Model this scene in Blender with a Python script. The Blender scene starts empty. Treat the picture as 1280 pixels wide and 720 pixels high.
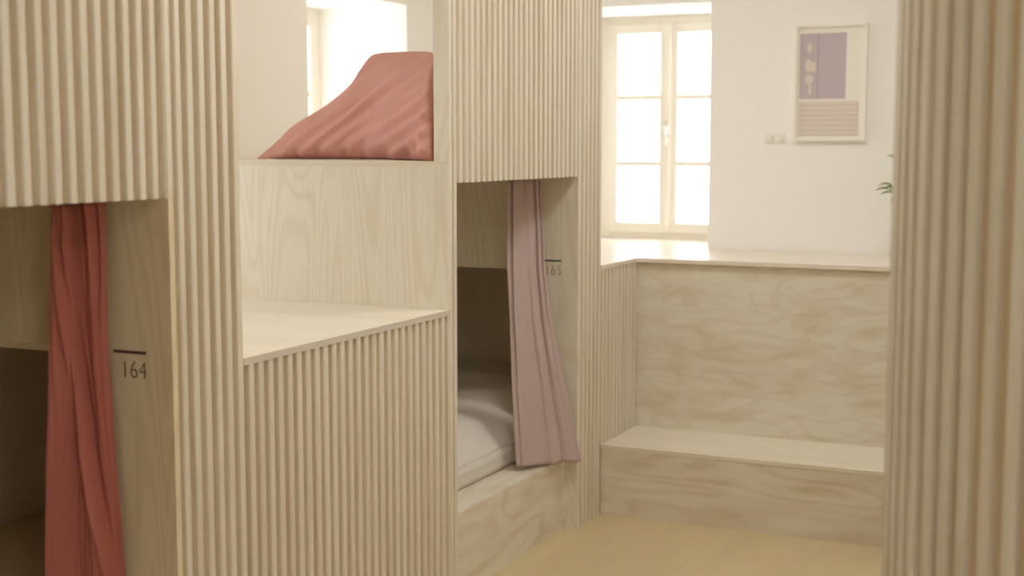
import bpy, bmesh, math, random
from mathutils import Vector, Matrix, noise
random.seed(7)
C = bpy.context.scene.collection
S = bpy.context.scene

# ------------------------------------------------------------------ camera, world, lights, exposure
F = 1700.0
PITCH = math.atan(177 / F)
YAW = math.atan(790 / math.hypot(F, 177))
cd = bpy.data.cameras.new('camera')
cam = bpy.data.objects.new('camera', cd); C.objects.link(cam)
cam.location = (0, 0, 1.53)
cam.rotation_euler = (math.pi / 2 - PITCH, 0, YAW)
cd.sensor_width = 36; cd.lens = F / 1280 * 36
cd.clip_start = 0.05; cd.clip_end = 200
cd.dof.use_dof = True; cd.dof.focus_distance = 4.1; cd.dof.aperture_fstop = 2.2
S.camera = cam

SKY = 2.9
FILL = 21.0  # emission of the added ceiling fill lamps
S.view_settings.view_transform = 'Standard'
S.view_settings.look = 'None'
S.view_settings.gamma = 1
S.view_settings.use_curve_mapping = False
S.view_settings.exposure = 0.90
w = bpy.data.worlds.new('sky'); S.world = w; w.use_nodes = True
bg = w.node_tree.nodes['Background']
bg.inputs[0].default_value = (0.90, 0.95, 1.0, 1); bg.inputs[1].default_value = SKY
try:
    S.cycles.max_bounces = 14; S.cycles.diffuse_bounces = 10; S.cycles.transparent_max_bounces = 12
    S.cycles.use_denoising = True
    S.cycles.sample_clamp_indirect = 8
except Exception:
    pass

def portal(name, loc, rot, sx, sy):
    l = bpy.data.lights.new(name, 'AREA'); l.shape = 'RECTANGLE'; l.size = sx; l.size_y = sy
    l.cycles.is_portal = True
    o = bpy.data.objects.new(name, l); C.objects.link(o); o.location = loc; o.rotation_euler = rot
R90 = math.pi / 2
portal('portal_far_window', (-2.25, 6.95, 1.62), (-R90, 0, 0), 0.8, 1.2)
portal('portal_left_window', (-3.87, 5.38, 1.62), (0, -R90, 0), 1.2, 0.9)
portal('portal_added_step_window', (-3.87, 3.385, 1.62), (0, -R90, 0), 1.2, 0.9)
portal('portal_added_right_window', (2.2, -0.7, 1.6), (0, R90, 0), 1.5, 1.5)
portal('portal_added_far_right_window', (0.5, 6.95, 1.62), (-R90, 0, 0), 0.9, 1.2)

# ------------------------------------------------------------------ materials
def newmat(name):
    m = bpy.data.materials.new(name); m.use_nodes = True
    nt = m.node_tree; b = nt.nodes['Principled BSDF']
    return m, nt, b
def plain(name, col, rough=0.6, metal=0.0, bump=0.0, bscale=60, var=0.0):
    m, nt, b = newmat(name)
    b.inputs['Roughness'].default_value = rough; b.inputs['Metallic'].default_value = metal
    tc = nt.nodes.new('ShaderNodeTexCoord')
    n = nt.nodes.new('ShaderNodeTexNoise'); n.inputs['Scale'].default_value = bscale; n.inputs['Detail'].default_value = 4
    nt.links.new(tc.outputs['Object'], n.inputs['Vector'])
    mx = nt.nodes.new('ShaderNodeMixRGB'); nt.links.new(n.outputs['Fac'], mx.inputs[0])
    mx.inputs[1].default_value = (*[c * (1 - var) for c in col], 1); mx.inputs[2].default_value = (*[min(1, c * (1 + var)) for c in col], 1)
    nt.links.new(mx.outputs[0], b.inputs['Base Color'])
    if bump:
        bp = nt.nodes.new('ShaderNodeBump'); bp.inputs['Strength'].default_value = bump; bp.inputs['Distance'].default_value = 0.004
        nt.links.new(n.outputs['Fac'], bp.inputs['Height']); nt.links.new(bp.outputs[0], b.inputs['Normal'])
    return m
def plywood(name, light, dark, grain, freq=2.2, rings=26, contrast=0.5, blotch=0.25, rough=0.55, stretch=0.16, seed=0.0):
    """contour lines of a stretched noise read as the cathedral figure of rotary-cut pine"""
    m, nt, b = newmat(name)
    N = nt.nodes.new; L = nt.links.new
    tc = N('ShaderNodeTexCoord'); mp = N('ShaderNodeMapping')
    sc = [1, 1, 1]; sc['XYZ'.index(grain)] = stretch
    mp.inputs['Scale'].default_value = sc; mp.inputs['Location'].default_value = (seed, seed * 1.7, seed * .6)
    L(tc.outputs['Object'], mp.inputs['Vector'])
    n1 = N('ShaderNodeTexNoise'); n1.inputs['Scale'].default_value = freq; n1.inputs['Detail'].default_value = 1.5
    n1.inputs['Distortion'].default_value = 0.5
    L(mp.outputs[0], n1.inputs['Vector'])
    mu = N('ShaderNodeMath'); mu.operation = 'MULTIPLY'; mu.inputs[1].default_value = rings * 6.283; L(n1.outputs['Fac'], mu.inputs[0])
    si = N('ShaderNodeMath'); si.operation = 'SINE'; L(mu.outputs[0], si.inputs[0])
    mr = N('ShaderNodeMapRange'); mr.inputs['From Min'].default_value = -0.2; mr.inputs['From Max'].default_value = 1.0
    mr.inputs['To Max'].default_value = contrast; L(si.outputs[0], mr.inputs['Value'])
    n2 = N('ShaderNodeTexNoise'); n2.inputs['Scale'].default_value = freq * 22; n2.inputs['Detail'].default_value = 3
    L(mp.outputs[0], n2.inputs['Vector'])
    m2 = N('ShaderNodeMapRange'); m2.inputs['From Min'].default_value = 0.4; m2.inputs['From Max'].default_value = 0.75; m2.inputs['To Max'].default_value = 0.18
    L(n2.outputs['Fac'], m2.inputs['Value'])
    n3 = N('ShaderNodeTexNoise'); n3.inputs['Scale'].default_value = freq * 1.6; n3.inputs['Detail'].default_value = 2; n3.inputs['Distortion'].default_value = .8
    L(mp.outputs[0], n3.inputs['Vector'])
    m3 = N('ShaderNodeMapRange'); m3.inputs['From Min'].default_value = 0.42; m3.inputs['From Max'].default_value = 0.68; m3.inputs['To Max'].default_value = blotch
    L(n3.outputs['Fac'], m3.inputs['Value'])
    a1 = N('ShaderNodeMath'); a1.operation = 'ADD'; L(mr.outputs[0], a1.inputs[0]); L(m2.outputs[0], a1.inputs[1])
    a2 = N('ShaderNodeMath'); a2.operation = 'ADD'; a2.use_clamp = True; L(a1.outputs[0], a2.inputs[0]); L(m3.outputs[0], a2.inputs[1])
    mx = N('ShaderNodeMixRGB'); mx.inputs[1].default_value = (*light, 1); mx.inputs[2].default_value = (*dark, 1); L(a2.outputs[0], mx.inputs[0])
    L(mx.outputs[0], b.inputs['Base Color'])
    b.inputs['Roughness'].default_value = rough
    return m

LT = (0.79, 0.745, 0.635); DK = (0.62, 0.52, 0.37)
M_plyZ = plywood('pine_plywood_upright_grain', LT, DK, 'Z', freq=5.2, rings=18, contrast=0.27, blotch=.14, stretch=.12)
M_side = plywood('honey_plywood_upright_grain', (.79, .69, .50), (.64, .51, .31), 'Z', freq=4.5, rings=14, contrast=0.36, blotch=.16, stretch=.11, seed=4)
M_plyX = plywood('pine_plywood_cross_grain', LT, DK, 'X', freq=9.5, rings=6, contrast=0.26, blotch=.4, stretch=.27)
M_plyXl = plywood('pine_plywood_long_figure', LT, DK, 'X', freq=5.0, rings=8, contrast=0.40, blotch=.5, stretch=.24, seed=3)
M_plyY = plywood('pine_plywood_plinth_figure', LT, DK, 'Y', freq=5.0, rings=8, contrast=0.38, blotch=.45, stretch=.24, seed=5)
M_top = plywood('pine_plywood_top', (0.80, .74, .62), (.66, .57, .43), 'X', freq=2.6, rings=6, contrast=0.18, blotch=.12)
M_in = plywood('plywood_lining', (.88, .80, .67), (.79, .70, .56), 'Z', freq=3.2, rings=8, contrast=0.3, blotch=.2, seed=9)
M_slat = plywood('plywood_edge_slat', (.77, .71, .60), (.60, .51, .38), 'Z', freq=16, rings=3, contrast=0.22, blotch=.3, stretch=.05)
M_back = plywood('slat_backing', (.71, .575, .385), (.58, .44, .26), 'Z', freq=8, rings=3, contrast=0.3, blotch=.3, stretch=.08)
M_edge = plywood('plywood_cut_edge', (.66, .60, .52), (.46, .38, .30), 'Y', freq=9, rings=3, contrast=.3, blotch=.3, stretch=.05)
M_edge2 = plywood('plywood_cut_edge_pale', (.76, .70, .58), (.62, .54, .41), 'X', freq=9, rings=3, contrast=.3, blotch=.3, stretch=.05)
M_wall = plain('white_plaster', (.935, .925, .90), .9, bump=.05, bscale=30, var=.012)
M_reveal = plain('white_ceiling_paint', (.92, .91, .88), .9, bump=.03, bscale=25, var=.01)
M_frame = plain('cream_window_paint', (.86, .81, .71), .45, var=.01)
M_metal = plain('pale_metal', (.75, .73, .68), .3, .9)
M_num = plain('printed_number_ink', (.13, .08, .045), .7)
M_bar = plain('printed_bar_ink', (.10, .055, .04), .7)
M_num2 = plain('printed_number_ink_faded', (.26, .20, .12), .7)
M_bar2 = plain('printed_bar_ink_green', (.06, .07, .04), .7)
M_white = plain('white_cotton', (.70, .66, .60), .9, bump=.25, bscale=18, var=.02)
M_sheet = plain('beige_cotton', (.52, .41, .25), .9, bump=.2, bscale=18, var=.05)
M_plastic = plain('white_plastic', (.88, .86, .80), .4)
M_leaf = plain('green_leaf', (.34, .46, .17), .5, var=.25, bscale=25)
M_stem = plain('green_stem', (.25, .33, .12), .6)
M_pot = plain('clay_pot', (.55, .30, .18), .8, var=.1)
M_soil = plain('potting_soil', (.06, .04, .03), .95, bump=.5)
M_rod = plain('dark_rod', (.12, .10, .09), .4, .6)

def cloth(name, col, weave=900, fuzz=0.3):
    m, nt, b = newmat(name); N = nt.nodes.new; L = nt.links.new
    b.inputs['Roughness'].default_value = .85
    b.inputs['Sheen Weight'].default_value = fuzz; b.inputs['Sheen Roughness'].default_value = .5
    b.inputs['Sheen Tint'].default_value = (*[min(1, c * 1.4 + .1) for c in col], 1)
    tc = N('ShaderNodeTexCoord'); n = N('ShaderNodeTexNoise'); n.inputs['Scale'].default_value = 7; n.inputs['Detail'].default_value = 3
    L(tc.outputs['Object'], n.inputs['Vector'])
    mx = N('ShaderNodeMixRGB'); mx.inputs[1].default_value = (*[c * .93 for c in col], 1); mx.inputs[2].default_value = (*[c * 1.07 for c in col], 1)
    L(n.outputs['Fac'], mx.inputs[0]); L(mx.outputs[0], b.inputs['Base Color'])
    n2 = N('ShaderNodeTexNoise'); n2.inputs['Scale'].default_value = weave; L(tc.outputs['Object'], n2.inputs['Vector'])
    bp = N('ShaderNodeBump'); bp.inputs['Strength'].default_value = .15; bp.inputs['Distance'].default_value = .001
    L(n2.outputs['Fac'], bp.inputs['Height']); L(bp.outputs[0], b.inputs['Normal'])
    return m
M_rust = cloth('rust_red_curtain_cloth', (.46, .15, .12))
M_mauve = cloth('mauve_curtain_cloth', (.49, .375, .36))
M_terra = cloth('terracotta_cushion_cloth', (.65, .34, .29))

def floor_mat():
    m, nt, b = newmat('oak_parquet'); N = nt.nodes.new; L = nt.links.new
    tc = N('ShaderNodeTexCoord'); mp = N('ShaderNodeMapping'); mp.inputs['Rotation'].default_value = (0, 0, R90)
    L(tc.outputs['Object'], mp.inputs['Vector'])
    br = N('ShaderNodeTexBrick'); br.inputs['Scale'].default_value = 1; br.inputs['Brick Width'].default_value = .55; br.inputs['Row Height'].default_value = .07
    br.inputs['Mortar Size'].default_value = .0012; br.inputs['Mortar Smooth'].default_value = .6
    br.inputs['Color1'].default_value = (.68, .555, .33, 1); br.inputs['Color2'].default_value = (.645, .52, .305, 1); br.inputs['Mortar'].default_value = (.56, .44, .25, 1)
    L(mp.outputs[0], br.inputs['Vector'])
    m2 = N('ShaderNodeMapping'); m2.inputs['Scale'].default_value = (1, .08, 1); L(tc.outputs['Object'], m2.inputs['Vector'])
    n = N('ShaderNodeTexNoise'); n.inputs['Scale'].default_value = 40; n.inputs['Detail'].default_value = 4; L(m2.outputs[0], n.inputs['Vector'])
    mx = N('ShaderNodeMixRGB'); mx.blend_type = 'MULTIPLY'; mx.inputs[0].default_value = .3
    L(br.outputs['Color'], mx.inputs[1]); L(n.outputs['Color'], mx.inputs[2])
    mx.inputs[0].default_value = .12
    L(mx.outputs[0], b.inputs['Base Color']); b.inputs['Roughness'].default_value = .38
    return m
M_floor = floor_mat()
def glass_mat():
    m, nt, b = newmat('window_glass'); nt.nodes.remove(b)
    out = nt.nodes['Material Output']
    t = nt.nodes.new('ShaderNodeBsdfTransparent'); g = nt.nodes.new('ShaderNodeBsdfGlossy'); g.inputs['Roughness'].default_value = .02
    mx = nt.nodes.new('ShaderNodeMixShader'); mx.inputs[0].default_value = .06
    nt.links.new(t.outputs[0], mx.inputs[1]); nt.links.new(g.outputs[0], mx.inputs[2]); nt.links.new(mx.outputs[0], out.inputs[0])
    return m
M_glass = glass_mat()
def emit_mat(name, col, s):
    m, nt, b = newmat(name)
    b.inputs['Base Color'].default_value = (*col, 1); b.inputs['Emission Color'].default_value = (*col, 1); b.inputs['Emission Strength'].default_value = s
    return m
M_fill = emit_mat('fill_lamp_diffuser', (1, 1, .97), FILL)

# ------------------------------------------------------------------ helpers
def new(): return bmesh.new()
def box(bm, x0, x1, y0, y1, z0, z1, mi=0):
    if x0 > x1: x0, x1 = x1, x0
    if y0 > y1: y0, y1 = y1, y0
    vs = [bm.verts.new(p) for p in ((x0,y0,z0),(x1,y0,z0),(x1,y1,z0),(x0,y1,z0),(x0,y0,z1),(x1,y0,z1),(x1,y1,z1),(x0,y1,z1))]
    for f in ((0,3,2,1),(4,5,6,7),(0,1,5,4),(1,2,6,5),(2,3,7,6),(3,0,4,7)):
        fa = bm.faces.new([vs[i] for i in f]); fa.material_index = mi
    return vs
def wloc(p):
    v = Vector((0, 0, 0))
    while p: v += p.location; p = p.parent
    return v
def obj(name, bm, mat, parent=None, loc=None, bevel=0, smooth=False, sub=0):
    """links a bmesh written in room coordinates as one mesh object, its origin at loc"""
    me = bpy.data.meshes.new(name)
    bmesh.ops.recalc_face_normals(bm, faces=bm.faces)
    base = Vector(loc) if loc is not None else (wloc(parent) if parent else Vector((0, 0, 0)))
    bmesh.ops.translate(bm, verts=bm.verts, vec=-base)
    bm.to_mesh(me); bm.free()
    for m in (mat if isinstance(mat, (list, tuple)) else [mat]): me.materials.append(m)
    o = bpy.data.objects.new(name, me); C.objects.link(o)
    if parent: o.parent = parent; o.location = base - wloc(parent)
    else: o.location = base
    if smooth:
        for p in me.polygons: p.use_smooth = True
    if bevel:
        b = o.modifiers.new('bevel', 'BEVEL'); b.width = bevel; b.segments = 2; b.limit_method = 'ANGLE'
    if sub:
        s = o.modifiers.new('sub', 'SUBSURF'); s.levels = sub; s.render_levels = sub
    return o
def tag(o, label, cat, group=None, kind=None):
    o['label'] = label; o['category'] = cat
    if group: o['group'] = group
    if kind: o['kind'] = kind
    return o
def thing(name, label, cat, loc, group=None):
    o = bpy.data.objects.new(name, None); C.objects.link(o); o.location = loc; o.empty_display_size = .1
    return tag(o, label, cat, group)
def struct(name, bm, mat, **k):
    o = obj(name, bm, mat, **k)
    if not k.get('parent'): o['kind'] = 'structure'
    return o
def tube(bm, pts, r, seg=8, taper=None):
    rings = []
    for i, p in enumerate(pts):
        p = Vector(p); a = Vector(pts[max(0, i-1)]); b = Vector(pts[min(len(pts)-1, i+1)]); d = (b - a).normalized()
        s = d.orthogonal().normalized(); t = d.cross(s)
        rr = r if taper is None else r * (1 - taper * i / (len(pts)-1))
        rings.append([bm.verts.new(p + (s * math.cos(q*2*math.pi/seg) + t * math.sin(q*2*math.pi/seg)) * rr) for q in range(seg)])
    for a, b in zip(rings, rings[1:]):
        for q in range(seg): bm.faces.new((a[q], a[(q+1) % seg], b[(q+1) % seg], b[q]))
    bm.faces.new(rings[0][::-1]); bm.faces.new(rings[-1])
def lathe(bm, cx, cy, prof, seg=32):
    rings = []
    for r, z in prof:
        rings.append([bm.verts.new((cx + r*math.cos(q*2*math.pi/seg), cy + r*math.sin(q*2*math.pi/seg), z)) for q in range(seg)])
    for a, b in zip(rings, rings[1:]):
        for q in range(seg): bm.faces.new((a[q], a[(q+1) % seg], b[(q+1) % seg], b[q]))
    bm.faces.new(rings[0][::-1]); bm.faces.new(rings[-1])

PT = 0.043; SW = 0.0225; SD = 0.017    # slat pitch, width, projection
AX = -2.0                              # face of the slatted bunk wall
TH = 0.055                             # thickness of the slatted panels
XW = -3.25; YW = 6.28; XR = 1.6; YN = -2.6; CEIL = 2.75; FD = 0.0
DECK = 1.483; HEAD = 1.413; LEDGE = 1.008; SILL = 1.044
Y0, Y1, Y2, Y3, Y4, Y5, Y6 = 1.44, 2.472, 2.745, 3.852, 3.907, 4.946, 5.205

PH = 0.0135                             # phase of the slat grid
def slats_along_y(bm, y0, y1, z0, z1, x=AX):
    """slats standing on the wall grid, clipped to y0..y1"""
    k = math.floor((y0 - PH) / PT)
    while k * PT + PH < y1 - .004:
        s_ = k * PT + PH
        a = max(y0, s_ + random.uniform(-.0012, .0012)); b = min(y1, s_ + SW + random.uniform(-.001, .001))
        if b - a > .004:
            c = .0025; xf = x - random.uniform(0, .0008)
            vs = [(x - SD, a), (xf - c, a), (xf, a + c), (xf, b - c), (xf - c, b), (x - SD, b)]
            lo = [bm.verts.new((p, q, z0)) for p, q in vs]; hi = [bm.verts.new((p, q, z1)) for p, q in vs]
            n = len(vs)
            for i in range(n): bm.faces.new((lo[i], lo[(i+1) % n], hi[(i+1) % n], hi[i]))
            bm.faces.new(lo[::-1]); bm.faces.new(hi)
        k += 1
def slat_panel(name, parent, y0, y1, z0, z1):
    bk = new(); box(bk, AX - TH, AX - SD, y0, y1, z0, z1)
    p = obj(name, bk, M_back, parent)
    s = new(); slats_along_y(s, y0, y1, z0, z1)
    q = obj('slats', s, M_slat, p)
    return p

# ------------------------------------------------------------------ room shell
b = new(); box(b, XW - .6, XR + .6, YN - .1, YW + .6, -.1, 0); struct('floor', b, M_floor)
b = new(); box(b, XW - .6, XR + .6, YN - .1, YW + .6, CEIL, CEIL + .1); struct('ceiling', b, M_reveal)
WL0, WL1 = -2.64, -1.872      # far window niche
WR0, WR1 = 0.05, 0.90         # added second far window, unseen behind the partition, to light the bench
WZ0, WZ1 = 1.03, 2.205
b = new()
for x0, x1 in ((XW - .6, WL0), (WL1, WR0), (WR1, XR + .6)): box(b, x0, x1, YW, YW + .6, 0, CEIL)
for x0, x1 in ((WL0, WL1), (WR0, WR1)):
    box(b, x0, x1, YW, YW + .6, 0, WZ0); box(b, x0, x1, YW, YW + .6, WZ1, CEIL)
struct('wall_far', b, M_wall)
LY0, LY1 = 4.957, 5.82
MY0, MY1 = 2.95, 3.82          # unseen second window in the left wall, added to light the steps
b = new()
box(b, XW - .6, XW, YN, MY0, 0, CEIL); box(b, XW - .6, XW, MY1, LY0, 0, CEIL); box(b, XW - .6, XW, MY0, MY1, 0, WZ0); box(b, XW - .6, XW, MY0, MY1, WZ1, CEIL); box(b, XW - .6, XW, LY1, YW, 0, CEIL)
box(b, XW - .6, XW, LY0, LY1, 0, WZ0); box(b, XW - .6, XW, LY0, LY1, WZ1, CEIL)
struct('wall_left', b, M_wall)
RY0, RY1, RZ0, RZ1 = -1.4, 0.0, .9, 2.3  # unseen right-wall window, added as daylight fill near the camera
b = new()
box(b, XR, XR + .6, YN, RY0, 0, CEIL); box(b, XR, XR + .6, RY1, YW, 0, CEIL)
box(b, XR, XR + .6, RY0, RY1, 0, RZ0); box(b, XR, XR + .6, RY0, RY1, RZ1, CEIL)
struct('wall_right', b, M_wall)
b = new(); box(b, XW - .6, XR + .6, YN - .1, YN, 0, CEIL); struct('wall_near', b, M_wall)

def casement(name, M, w_, h_, rows, handle=True):
    """two-leaf casement in the local XZ plane, Y into the wall; M places it"""
    def put(bm): bmesh.ops.transform(bm, matrix=M, verts=bm.verts); return bm
    b = new(); d = .07; t = .055
    box(b, 0, t, 0, d, 0, h_); box(b, w_ - t, w_, 0, d, 0, h_); box(b, t, w_ - t, 0, d, 0, .045); box(b, t, w_ - t, 0, d, h_ - .04, h_)
    fr = obj(name, put(b), M_frame, bevel=.004); fr['kind'] = 'structure'
    mid = w_ / 2
    for i, (x0, x1) in enumerate(((t, mid), (mid, w_ - t))):
        b = new(); s = .048; yo = -.012 if i == 0 else -.008
        z0, z1 = .045, h_ - .04
        sm0 = s; sm1 = s
        box(b, x0, x0 + sm0, yo, yo + .05, z0, z1); box(b, x1 - sm1, x1, yo, yo + .05, z0, z1)
        box(b, x0 + sm0, x1 - sm1, yo, yo + .05, z0, z0 + .055); box(b, x0 + sm0, x1 - sm1, yo, yo + .05, z1 - .05, z1)
        for zz in rows: box(b, x0 + sm0, x1 - sm1, yo + .005, yo + .04, zz - .014, zz + .014)
        sash = obj('window_sash', put(b), M_frame, fr, bevel=.003)
        b = new(); box(b, x0 + sm0 - .005, x1 - sm1 + .005, yo + .02, yo + .024, z0 + .05, z1 - .045)
        obj('window_pane', put(b), M_glass, sash)
    b = new(); box(b, mid - .014, mid + .014, -.03, -.008, .05, h_ - .045); obj('astragal', put(b), M_frame, fr, bevel=.004)
    if handle:
        b = new(); box(b, mid - .010, mid + .010, -.036, -.03, h_ * .47, h_ * .54); tube(b, [(mid, -.034, h_*.505), (mid, -.07, h_*.505)], .007); tube(b, [(mid, -.068, h_*.515), (mid + .004, -.072, h_*.49), (mid + .006, -.07, h_*.43)], .007)
        obj('window_handle', put(b), M_metal, fr, smooth=True)
    return fr
rows = (.41, .755)
casement('window_1', Matrix.Translation((WL0, 6.83, WZ0)), WL1 - WL0, WZ1 - WZ0, rows)
casement('window_2', Matrix.Translation((-3.74, LY0, WZ0)) @ Matrix.Rotation(R90, 4, 'Z'), LY1 - LY0, WZ1 - WZ0, rows)
casement('added_window_5', Matrix.Translation((-3.74, MY0, WZ0)) @ Matrix.Rotation(R90, 4, 'Z'), MY1 - MY0, WZ1 - WZ0, rows)
casement('added_window_3', Matrix.Translation((XR + .5, RY1, RZ0)) @ Matrix.Rotation(-R90, 4, 'Z'), RY1 - RY0, RZ1 - RZ0, (.48, .92))
casement('added_window_4', Matrix.Translation((WR0, 6.83, WZ0)), WR1 - WR0, WZ1 - WZ0, rows)

# ------------------------------------------------------------------ near bunk, number 164
def side_board(parent, y, m, tx=-2.20, tz=1.057):
    b = new()
    box(b, AX, tx, y, y + .018, 0, HEAD + .017)
    box(b, tx, XW + .02, y, y + .018, tz, HEAD + .017)
    o = obj('side_board', b, m, parent)
    return o
def bar(parent, x0, x1, y, z, h, m):
    b = new(); box(b, x0, x1, y - .0008, y + .0005, z - h/2, z + h/2); return obj('printed_bar', b, m, parent)
def number(parent, text, x, y, z, size, m, sx=1.0):
    cu = bpy.data.curves.new('num', 'FONT'); cu.body = text; cu.size = size; cu.extrude = .0006; cu.offset = -.0011; cu.space_character = 1.04
    t = bpy.data.objects.new('num', cu); C.objects.link(t)
    bpy.context.view_layer.update()
    me = bpy.data.meshes.new_from_object(t.evaluated_get(bpy.context.evaluated_depsgraph_get()))
    bpy.data.objects.remove(t)
    me.materials.clear(); me.materials.append(m)
    o = bpy.data.objects.new('printed_number', me); C.objects.link(o)
    me.transform(Matrix.Scale(sx, 4, (1, 0, 0))); me.transform(Matrix.Rotation(R90, 4, 'X'))
    o.parent = parent; o.location = Vector((x, y - .0004, z)) - wloc(parent)
    return o

A = thing('bunk_bed', 'nearest slatted plywood bunk cubicle numbered 164, behind the rust red curtain', 'bunk bed', (-2.6, 1.6, 0))
slat_panel('slatted_post', A, -1.2, Y0, 0, CEIL - .02)
slat_panel('slatted_fascia', A, Y0, Y1, HEAD, CEIL - .02)
slat_panel('slatted_post', A, Y1 + .018, Y2, 0, CEIL - .02)
sb = side_board(A, Y1, M_side)
b = new(); box(b, AX, AX - TH, Y1, Y1 + .018, HEAD + .017, CEIL - .02); obj('edge_strip', b, M_plyZ, A)
bar(sb, -2.171, -2.075, Y1, 1.0535, .0075, M_bar)
number(sb, '164', -2.151, Y1, .9925, .060, M_num, .84)
b = new(); box(b, AX - .055, AX - .073, Y0, Y1, 0, .273); obj('plinth', b, M_plyY, A)
b = new(); box(b, AX - .055, XW + .02, .4, 3.80, .273, .291); obj('bed_platform', b, M_plyY, A)
b = new(); box(b, AX - TH, XW + .02, .4, Y1, HEAD + .017, DECK); obj('ceiling_board', b, M_plyY, A)
b = new(); box(b, XW + .002, XW + .02, .4, Y2, 0, HEAD + .017); box(b, XW + .002, XW + .02, Y2, 3.80, 0, LEDGE - .019); obj('back_board', b, M_in, A)
b = new(); box(b, AX - TH, XW + .02, .382, .4, 0, DECK); obj('end_board', b, M_in, A)
b = new(); box(b, AX - TH, XW + .02, 3.80, 3.818, 0, .98); obj('foot_board', b, M_in, A)

b = new(); box(b, AX - TH, XW + .02, Y2 - .018, Y2 - .002, LEDGE - .018, HEAD + .017); obj('tunnel_board', b, M_in, A)

# steps between the two bunks
B = thing('step_unit', 'plywood steps with a wide bare ledge and slatted front between the two bunks', 'steps', (-2.6, 3.3, 0))
slat_panel('slatted_front', B, Y2, Y3, 0, LEDGE - .018)
b = new(); box(b, AX + .001, XW + .002, Y2, Y3 - .001, LEDGE - .018, LEDGE)
led = obj('ledge', b, [M_top, M_edge], B)
for p in led.data.polygons:
    if p.normal.x > .9: p.material_index = 1
b = new(); box(b, AX, XW + .002, Y3, Y3 + .018, .0, DECK - .018); obj('riser', b, M_plyZ, B)

# far bunk, number 165
D = thing('bunk_bed', 'farther slatted plywood bunk cubicle numbered 165, behind the mauve curtain', 'bunk bed', (-2.6, 4.5, 0))
b = new(); box(b, AX, AX - TH, Y3, Y3 + .018, DECK, CEIL - .02); obj('edge_strip', b, M_plyZ, D)
b = new(); box(b, AX - .001, XW + .002, Y3 - .001, Y3 + .02, DECK - .018, DECK);  box(b, AX - TH, XW + .002, Y3 + .02, Y6, DECK - .018, DECK)
ud = obj('upper_deck', b, [M_top, M_edge2], D)
for p in ud.data.polygons:
    if p.normal.y < -.9: p.material_index = 1
slat_panel('slatted_post', D, Y3 + .02, Y4, 0, CEIL - .02)
slat_panel('slatted_fascia', D, Y4, Y5, HEAD, CEIL - .02)
slat_panel('slatted_post', D, Y5 + .018, Y6, 0, CEIL - .02)
sb = side_board(D, Y5, M_plyZ, tz=1.04)
b = new(); box(b, AX, AX - TH, Y5, Y5 + .018, HEAD + .017, CEIL - .02); obj('edge_strip', b, M_plyZ, D)
bar(sb, -2.152, -2.070, Y5, 1.0795, .006, M_bar2)
number(sb, '165', -2.142, Y5, 1.0225, .056, M_num2, .84)
b = new(); box(b, AX - .055, AX - .073, Y4, Y5, 0, .273); obj('plinth', b, M_plyY, D)
b = new(); box(b, AX - .055, XW + .02, Y3 + .02, YW - .02, .273, .291); obj('bed_platform', b, M_plyY, D)
b = new(); box(b, XW + .002, XW + .02, Y3 + .02, YW - .002, 0, DECK - .018); obj('back_board', b, M_in, D)
b = new(); box(b, XW + .02, AX - TH, YW - .02, YW - .002, 0, SILL - .02); obj('foot_board', b, M_in, D)
b = new(); box(b, XW + .02, AX - .075, Y3 + .02, Y3 + .036, 0, DECK - .018); obj('head_board', b, M_in, D)

# window bench
E = thing('window_bench', 'low plywood bench with a tall panelled backrest under the window shelf', 'bench', (-.6, 5.4, 0))
b = new(); box(b, AX, XR, Y6 + .005, Y6 + .023, 0, .277); obj('front_board', b, M_plyXl, E)
b = new(); box(b, AX, XR, Y6 + .003, 5.64, .277, .295); obj('seat', b, M_top, E, bevel=.0015)
b = new(); box(b, AX - .016, XR, 5.64, 5.658, .1, SILL - .018); obj('backrest', b, M_plyX, E)
bk = new(); box(bk, AX - TH, AX - SD, Y6, 5.639, 0, SILL - .018); p = obj('slatted_end', bk, M_back, E)
s = new(); slats_along_y(s, Y6, 5.64, 0, SILL - .018); obj('slats', s, M_slat, p)
# window shelf
b = new()
vs = [(-3.228, Y6 + .001), (AX + .001, Y6 + .001), (AX + .001, 5.622), (XR - .002, 5.622), (XR - .002, YW - .001), (-3.228, YW - .001)]
lo = [b.verts.new((x, y, SILL - .018)) for x, y in vs]; hi = [b.verts.new((x, y, SILL)) for x, y in vs]
for i in range(6): b.faces.new((lo[i], lo[(i+1) % 6], hi[(i+1) % 6], hi[i]))
b.faces.new(lo[::-1]); b.faces.new(hi)
M_shelf = plywood('pale_lacquered_shelf', (.84, .76, .66), (.70, .60, .48), 'X', freq=2.6, rings=5, contrast=.15, blotch=.12, rough=.3)
tag(obj('window_shelf', b, M_shelf), 'pale deep shelf running along the wall above the bench backrest', 'shelf')
for n, x0, x1 in ((1, WL0, WL1), (2, WR0, WR1)):
    b = new(); box(b, x0 + .002, x1 - .002, YW, 6.825, WZ0 + .001, SILL)
    struct('trim_%d' % n, b, M_shelf)

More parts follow.
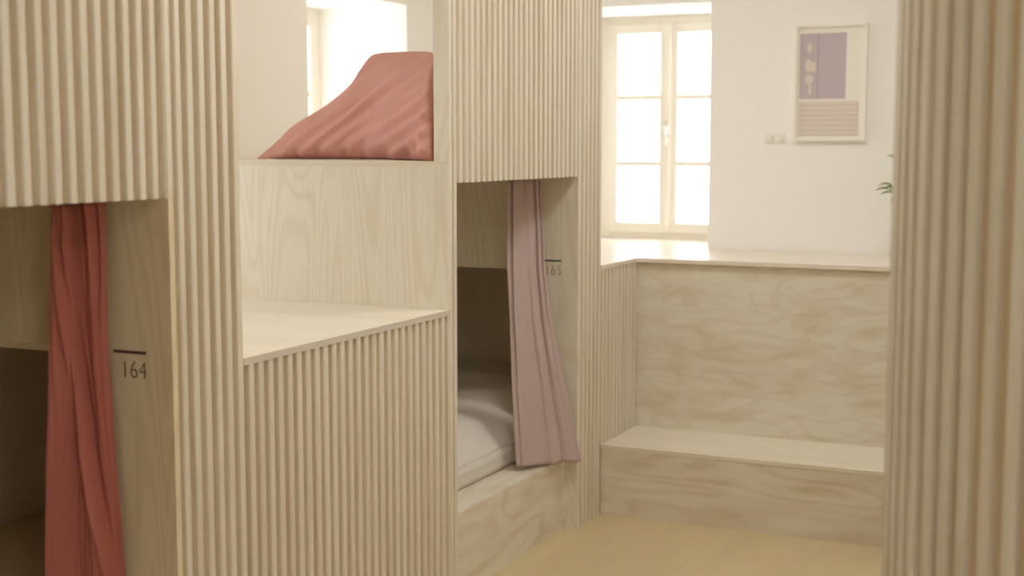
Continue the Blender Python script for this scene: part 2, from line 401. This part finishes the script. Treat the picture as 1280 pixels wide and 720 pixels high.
# rounded slatted partition on the right
P = thing('slatted_partition', 'rounded slatted plywood partition at the right edge, closest to the corridor', 'partition', (.6, 3.0, 0))
cx, cy, RR = -0.003, 2.634, 0.42
path = []
L1 = 1.5; L2 = math.pi / 2 * RR; L3 = XR - cx - .004
def pp(s):
    if s < L1: return Vector((cx - RR, cy + L1 - s)), Vector((-1, 0))
    if s < L1 + L2:
        a = (s - L1) / RR; n = Vector((-math.cos(a), -math.sin(a))); return Vector((cx, cy)) + n * RR, n
    return Vector((cx + s - L1 - L2, cy - RR)), Vector((0, -1))
def ribbon(bm, s0, s1, n, d0, d1, z0, z1):
    A_, B_ = [], []
    for i in range(n + 1):
        p, nn = pp(s0 + (s1 - s0) * i / n)
        o_ = p + nn * d1; q = p + nn * d0
        A_.append((bm.verts.new((*o_, z0)), bm.verts.new((*o_, z1)))); B_.append((bm.verts.new((*q, z0)), bm.verts.new((*q, z1))))
    for i in range(n):
        bm.faces.new((A_[i][0], A_[i+1][0], A_[i+1][1], A_[i][1])); bm.faces.new((B_[i+1][0], B_[i][0], B_[i][1], B_[i+1][1]))
        bm.faces.new((A_[i][1], A_[i+1][1], B_[i+1][1], B_[i][1])); bm.faces.new((A_[i+1][0], A_[i][0], B_[i][0], B_[i+1][0]))
    bm.faces.new((A_[0][0], A_[0][1], B_[0][1], B_[0][0])); bm.faces.new((A_[n][1], A_[n][0], B_[n][0], B_[n][1]))
LT_ = L1 + L2 + L3
b = new(); ribbon(b, 0, LT_, 90, -.055, -SD, 0, CEIL - .02); p_ = obj('backing_board', b, M_back, P)
b = new(); s_ = .012
while s_ < LT_ - .03:
    w_ = SW + random.uniform(-.002, .002)
    ribbon(b, s_, s_ + w_, 2, -SD - .001, random.uniform(-.001, 0), 0, CEIL - .02); s_ += PT + random.uniform(-.002, .002)
obj('slats', b, M_slat, P)

# ------------------------------------------------------------------ curtains
def lerp_tab(tab, v):
    for a, c in zip(tab, tab[1:]):
        if v <= c[0]: return a[1] + (c[1] - a[1]) * (v - a[0]) / (c[0] - a[0])
    return tab[-1][1]
def curtain(name, label, m, prof, creases, seed, gath):
    """prof: rows of (z, x_left, y_left, x_right, y_right). creases: (path of the fold edge as (v, u) pairs, depth path, fade length)
    - the cloth left of a fold edge lies in front of the cloth right of it"""
    zt, zb = prof[0][0], prof[-1][0]; nz = 90; nu = 220
    T = thing(name, label, 'curtain', ((prof[-1][1] + prof[-1][3]) / 2, prof[-1][2], zb))
    b = new(); g = []
    for i in range(nz + 1):
        v = i / nz; z = zt + (zb - zt) * v
        q = [lerp_tab([((zt - p[0]) / (zt - zb), p[k]) for p in prof], v) for k in (1, 2, 3, 4)]
        row = []
        for j in range(nu + 1):
            u = j / nu; off = 0
            for path, dep, fade in creases:
                c = lerp_tab(path, v); d = lerp_tab(dep, v); t = (u - c)
                if t < 0: off -= d * .45 * math.exp(-(t / .10) ** 2)
                else: off += d * (1 - math.exp(-(t / .022) ** 2)) * math.exp(-t / fade) - d * .45 * math.exp(-(t / .012) ** 2)
            off += .008 * math.sin(u * 9 + v * 2 + seed) + .006 * noise.noise(Vector((u * 4 + seed, v * 2.2, 0))) + .003 * noise.noise(Vector((u * 14, v * 6, seed)))
            tp = max(0, 1 - v / .22)
            off += tp * tp * gath * math.sin(u * 2 * math.pi * 7 + 2 * math.sin(u * 5 + seed))
            x = q[0] + (q[2] - q[0]) * u; y = q[1] + (q[3] - q[1]) * u
            dx, dy = q[2] - q[0], q[3] - q[1]; L_ = math.hypot(dx, dy)
            row.append(b.verts.new((x, y + off, z - .02 * u * v)))
        g.append(row)
    for r0, r1 in zip(g, g[1:]):
        for j in range(nu): b.faces.new((r0[j], r0[j+1], r1[j+1], r1[j]))
    o = obj('drape', b, m, T, smooth=True)
    so = o.modifiers.new('thick', 'SOLIDIFY'); so.thickness = .0018
    return T
K = lambda *a: list(a)
c1 = curtain('curtain', 'rust red curtain gathered beside the number 164', M_rust,
        [(1.402, -2.24, 2.36, -2.150, 2.43), (1.03, -2.25, 2.35, -2.152, 2.43), (.76, -2.268, 2.35, -2.140, 2.43), (.51, -2.282, 2.35, -2.130, 2.43), (.378, -2.29, 2.35, -2.12, 2.43)],
        [(K((0, .04), (.2, .22), (.4, .47), (.62, .66), (.85, .86), (1, .93)), K((0, .012), (.3, .03), (.5, .055), (.7, .04), (.85, .02), (1, .02)), .16),
         (K((0, .36), (1, .30)), K((0, .035), (.15, .02), (.35, .004), (1, 0)), .12),
         (K((0, .80), (.3, .80), (1, .9)), K((0, .035), (.15, .028), (.3, .008), (1, 0)), .10),
         (K((0, .2), (.5, .7), (1, 1)), K((0, .006), (.4, .010), (.6, 0), (1, 0)), .1)], 3, .008)
c2 = curtain('curtain', 'mauve curtain gathered beside the number 165', M_mauve,
        [(1.402, -2.199, 4.70, -2.128, 4.86), (1.06, -2.195, 4.70, -2.108, 4.86), (.88, -2.185, 4.70, -2.084, 4.86), (.6, -2.160, 4.67, -2.025, 4.88), (.312, -2.125, 4.64, -1.965, 4.89)],
        [(K((0, .26), (.5, .14), (1, .08)), K((0, -.020), (.5, -.012), (1, -.008)), .10),
         (K((0, .68), (.3, .66), (.6, .64), (1, .60)), K((0, .04), (.5, .04), (1, .045)), .25),
         (K((0, .86), (.4, .84), (1, .80)), K((0, .02), (.4, .016), (.7, .006), (1, .0)), .12)], 8, .004)
for par, y0, y1 in ((A, Y0, Y1), (D, Y4, Y5)):
    b = new(); tube(b, [(-2.2, y0, 1.408), (-2.2, y1, 1.408)], .006, 10); r = obj('curtain_rod', b, M_rod, par, smooth=True)

# ------------------------------------------------------------------ bedding
def heightfield(name, x0, x1, y0, y1, zb, hf, nx, ny, mat, loc):
    b = new(); g = []
    for i in range(nx + 1):
        r = []
        for j in range(ny + 1):
            u, v = i / nx, j / ny
            x = x0 + (x1 - x0) * u; y = y0 + (y1 - y0) * v
            r.append(b.verts.new((x, y, hf(x, y, u, v))))
        g.append(r)
    for i in range(nx):
        for j in range(ny): b.faces.new((g[i][j], g[i+1][j], g[i+1][j+1], g[i][j+1]))
    rim = [g[i][0] for i in range(nx+1)] + [g[nx][j] for j in range(1, ny+1)] + [g[i][ny] for i in range(nx-1, -1, -1)] + [g[0][j] for j in range(ny-1, 0, -1)]
    low = [b.verts.new((v.co.x, v.co.y, zb)) for v in rim]
    n = len(rim)
    for i in range(n): b.faces.new((rim[i], low[i], low[(i+1) % n], rim[(i+1) % n]))
    b.faces.new(low)
    return obj(name, b, mat, loc=loc, smooth=True)
b = new(); box(b, -3.22, -2.185, Y3 + .05, 6.24, .2915, .372)
tag(obj('mattress', b, M_white, loc=(-2.7, 5, .2915), bevel=.02), 'white sheeted mattress edge lying on the plinth of bunk 165', 'mattress')
def duv(x, y, u, v):
    e = min(1, (1 - u) / .16, u / .06, v / .04, (1 - v) / .04); e = math.sin(e * math.pi / 2)
    z = .374 + .085 * e
    z += e * (.055 * noise.noise(Vector((x * 2.6, y * 2.1, 1))) + .018 * noise.noise(Vector((x * 7, y * 5, 4))))
    return z
o = heightfield('duvet', -3.2, -2.20, Y3 + .06, 6.22, .373, duv, 60, 110, M_white, (-2.7, 5, .373)); tag(o, 'rumpled white duvet spread over the mattress in bunk 165', 'duvet')
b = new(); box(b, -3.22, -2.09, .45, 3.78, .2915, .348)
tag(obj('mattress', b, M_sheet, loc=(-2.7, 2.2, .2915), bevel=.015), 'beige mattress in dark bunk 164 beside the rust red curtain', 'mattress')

def cushion_shape(cols, yb, bulge, mat, name, label, cat, folds, seed, zbase, lean=.08, nv=44):
    """cols: outline columns (x, z_top, y_base); front and back skins meet in a seam round the outline"""
    n = 90; pts = []
    for i in range(n + 1):
        t = i / n * (len(cols) - 1); k = min(int(t), len(cols) - 2); f = t - k
        P4 = [cols[max(0, min(len(cols)-1, k + q))] for q in (-1, 0, 1, 2)]
        def cr(q):
            a, b_, c, d = (p[q] for p in P4)
            return .5 * ((2*b_) + (c-a)*f + (2*a-5*b_+4*c-d)*f*f + (-a+3*b_-3*c+d)*f**3)
        pts.append((cr(0), cr(1), cr(2), cols[k][3] + (cols[k+1][3]-cols[k][3])*f))
    b = new(); F_, K_ = [], []
    for i, (x, zt, y0, zb_) in enumerate(pts):
        u = i / n; fr, bk_ = [], []
        for j in range(nv + 1):
            v = j / nv; z = zb_ + (zt - zb_) * v
            prof = (1 - (2*v - 1)**4) ** .7 * min(1, (u / .22)) ** .75 * min(1, (1 - u) / .10 + .0) ** .5
            prof *= min(1.0, (zt - zb_) / .12)
            th = bulge * prof * (1.2 - .45 * v)
            fo = folds(u, v, z, x) * min(1, prof * 1.5)
            seam = i in (0, n) or j in (0, nv)
            yc = y0 + lean * v * (zt - zb_) / .38
            a_ = b.verts.new((x, yc - (0 if seam else th + fo), z))
            fr.append(a_)
            bk_.append(a_ if seam else b.verts.new((x, yc + th * .8, z)))
        F_.append(fr); K_.append(bk_)
    for i in range(n):
        for j in range(nv):
            b.faces.new((F_[i][j], F_[i+1][j], F_[i+1][j+1], F_[i][j+1]))
            q = (K_[i][j], K_[i][j+1], K_[i+1][j+1], K_[i+1][j])
            try: b.faces.new(q)
            except ValueError: pass
    return tag(obj(name, b, mat, loc=(-2.5, yb, zbase), smooth=True), label, cat)

def cfold(u, v, z, x):
    t = x + 2.1
    q = z - .34 * t + .35 * t * t * (1 if t < 0 else 0)        # creases leave the right side level, then fall to the left
    wob = noise.noise(Vector((x * 2.5, z * 5, 0)))
    right = min(1, max(0, (u - .12) / .35)); low = 1 - min(1, max(0, (v - .55) / .4)) * .75
    r = right * low * (.011 * (1 - abs(math.sin(q * 44 + 2.2 * wob))) * 1.5 + .005 * math.sin(q * 120 + 4 * noise.noise(Vector((x * 4, z * 4, 5)))))
    pk = max(0, 1 - v / .28)
    r += pk * .014 * math.sin(x * 62 + 3 * noise.noise(Vector((x * 6, 0, 2))) * 2)
    r += .016 * noise.noise(Vector((x * 5, z * 6, 9)))
    return r
cols = [(-2.952, 1.488, 4.16, 1.4845), (-2.869, 1.552, 4.16, 1.4845), (-2.816, 1.591, 4.16, 1.4845), (-2.747, 1.636, 4.16, 1.4845), (-2.661, 1.686, 4.16, 1.4845),
        (-2.570, 1.758, 4.155, 1.4845), (-2.515, 1.840, 4.15, 1.4845), (-2.470, 1.857, 4.14, 1.4845), (-2.385, 1.858, 4.12, 1.4845), (-2.265, 1.853, 4.06, 1.483),
        (-2.162, 1.838, 3.98, 1.480), (-2.105, 1.79, 3.92, 1.478), (-2.075, 1.65, 3.90, 1.478)]
cushion_shape(cols, 4.1, .075, M_terra, 'cushion', 'large creased terracotta cushion leaning on the upper deck above the steps', 'cushion', cfold, 2, 1.484)

# ------------------------------------------------------------------ wall pieces
px0, px1, pz0, pz1 = -1.468, -1.140, 1.553, 2.081
T = thing('framed_poster', 'white framed poster with a lilac field over pale stripes, hung beside the window', 'picture', (-1.304, YW, pz0))
b = new(); fw = .014
for q in ((px0, px0 + fw, pz0, pz1), (px1 - fw, px1, pz0, pz1), (px0 + fw, px1 - fw, pz0, pz0 + fw), (px0 + fw, px1 - fw, pz1 - fw, pz1)): box(b, q[0], q[1], YW - .028, YW - .001, q[2], q[3])
obj('picture_frame', b, plain('white_frame_paint', (.90, .88, .82), .4), T, bevel=.002)
b = new(); box(b, px0 + fw, px1 - fw, YW - .012, YW - .004, pz0 + fw, pz1 - fw); obj('mount', b, plain('white_mount_card', (.90, .88, .82), .8), T)
b = new(); box(b, -1.362, -1.237, YW - .0135, YW - .0122, 1.745, 2.041)
pr_ = obj('lilac_print', b, plain('lilac_print_ink', (.56, .48, .53), .7, var=.04, bscale=8), T)
b = new(); box(b, -1.446, -1.3625, YW - .0135, YW - .0122, 1.745, 2.041); obj('lilac_print', b, plain('grey_lilac_print_ink', (.55, .48, .50), .7, var=.14, bscale=14), T)
b = new(); box(b, -1.3645, -1.3605, YW - .0142, YW - .0134, 1.745, 2.041); obj('dark_line', b, plain('dark_lilac_ink', (.42, .34, .39), .7), T)
b = new()
for i, (x, z, rx, rz) in enumerate(((-1.402, 1.975, .010, .02), (-1.405, 1.895, .016, .030), (-1.384, 1.89, .012, .026), (-1.402, 1.835, .018, .022), (-1.398, 1.79, .008, .03))):
    n = 16; c0 = [b.verts.new((x + rx * math.cos(k*2*math.pi/n) * (1 + .2*math.sin(3*k)), YW - .0138 - i * .0003, z + rz * math.sin(k*2*math.pi/n))) for k in range(n)]
    c1_ = [b.verts.new((v.co.x, YW - .0134, v.co.z)) for v in c0]
    b.faces.new(c0)
    for k in range(n): b.faces.new((c0[k], c1_[k], c1_[(k+1) % n], c0[(k+1) % n]))
obj('pale_blossom', b, plain('pale_blossom_ink', (.72, .65, .58), .7), T)
b = new()
for k in range(7):
    z1 = 1.735 - k * .0228; box(b, -1.446, -1.175, YW - .0135, YW - .0122, z1 - .0145, z1)
obj('pale_stripes', b, plain('pale_stripe_ink', (.78, .69, .62), .7), T)
b = new(); box(b, -1.446, -1.175, YW - .0129, YW - .0121, 1.577, 1.735); obj('stripe_ground', b, plain('stripe_ground_ink', (.69, .60, .54), .7), T)

for i, (x0, x1, lab) in enumerate(((-1.604, -1.562, 'wider square white light switch on the wall left of the poster'), (-1.548, -1.512, 'white light switch on the wall nearest the lower corner of the poster'))):
    T = thing('light_switch', lab, 'switch', ((x0+x1)/2, YW, 1.567), 'switches beside the poster')
    b = new(); box(b, x0, x1, YW - .009, YW - .0005, 1.548, 1.587); obj('switch_plate', b, M_plastic, T, bevel=.002)
    b = new(); box(b, x0 + .007, x1 - .007, YW - .014, YW - .009, 1.555, 1.580); obj('rocker', b, M_plastic, T, bevel=.002)

# plant on the window shelf, mostly behind the rounded partition
T = thing('potted_plant', 'green leafy plant peeping out behind the rounded slatted partition', 'plant', (-.80, 6.02, SILL))
b = new(); lathe(b, -.80, 6.02, [(.055, SILL + .0005), (.075, SILL + .11), (.082, SILL + .112), (.082, SILL + .13), (.072, SILL + .13), (.070, SILL + .115)]); obj('pot', b, M_pot, T, smooth=False)
b = new(); lathe(b, -.80, 6.02, [(.069, SILL + .10), (.069, SILL + .118)]); obj('soil', b, M_soil, T)
rnd = random.Random(4); st = new(); lf = new()
def leaf(bm, p, d, ln, wd):
    d = d.normalized(); s = d.cross(Vector((0, 0, 1)));  s = s.normalized() if s.length > .01 else Vector((1, 0, 0)); up = s.cross(d)
    prev = None
    for i in range(7):
        t = i / 6; w2 = wd * math.sin(math.pi * min(.98, t * .9 + .06)) ; c = p + d * ln * t - Vector((0, 0, 1)) * ln * .35 * t * t
        tri = (bm.verts.new(c - s * w2 + up * w2 * .35), bm.verts.new(c), bm.verts.new(c + s * w2 + up * w2 * .35))
        if prev:
            bm.faces.new((prev[0], prev[1], tri[1], tri[0])); bm.faces.new((prev[1], prev[2], tri[2], tri[1]))
        prev = tri
tips = [(-.985, 5.99, 1.345), (-.968, 5.97, 1.362), (-.972, 6.01, 1.33), (-.962, 6.0, 1.35), (-.965, 6.02, 1.47), (-.70, 5.95, 1.42), (-.62, 6.05, 1.33), (-.78, 5.90, 1.50), (-.84, 6.1, 1.55), (-.90, 6.02, 1.42), (-.72, 6.08, 1.6), (-.66, 5.9, 1.25)]
for tx, ty, tz in tips:
    base = Vector((-.80, 6.02, SILL + .11)); tip = Vector((tx, ty, tz)); mid = (base + tip) / 2 + Vector((0, 0, .07))
    pts = [base * (1-t)**2 + mid * 2*t*(1-t) + tip * t*t for t in [k / 8 for k in range(9)]]
    tube(st, pts, .0028, 6, .5)
    for k in range(3, 9):
        a = rnd.uniform(0, 6.28); leaf(lf, pts[k], Vector((math.cos(a), math.sin(a) * .8, rnd.uniform(-.1, .5))) if k < 8 else (tip - mid), rnd.uniform(.05, .065), .026)
obj('stem', st, M_stem, T, smooth=True); o = obj('foliage', lf, M_leaf, T, smooth=True)
so = o.modifiers.new('t', 'SOLIDIFY'); so.thickness = .0006

# unseen ceiling fill lamps, invented to brighten the room
for x, y, R_, lab in ((.25, .35, .2, 'added unseen round ceiling fill lamp in front of bunk 164'), (-1.1, 3.0, .2, 'added unseen round ceiling fill lamp in front of the steps'), (-1.0, 4.7, .2, 'added unseen round ceiling fill lamp above the window bench'), (-2.5, 5.1, .09, 'added unseen small ceiling fill lamp over the upper deck beside the cushion')):
    T = thing('added_fill_lamp', lab, 'lamp', (x, y, CEIL), 'added ceiling fill lamps')
    b = new(); lathe(b, x, y, [(R_, CEIL - .0005), (R_, CEIL - .05), (R_ - .015, CEIL - .05)]); obj('fill_lamp_housing', b, M_plastic, T)
    b = new(); lathe(b, x, y, [(R_ - .017, CEIL - .045), (R_ - .017, CEIL - .06), (R_ * .7, CEIL - .075), (R_ * .25, CEIL - .082)]); obj('fill_diffuser', b, M_fill, T)
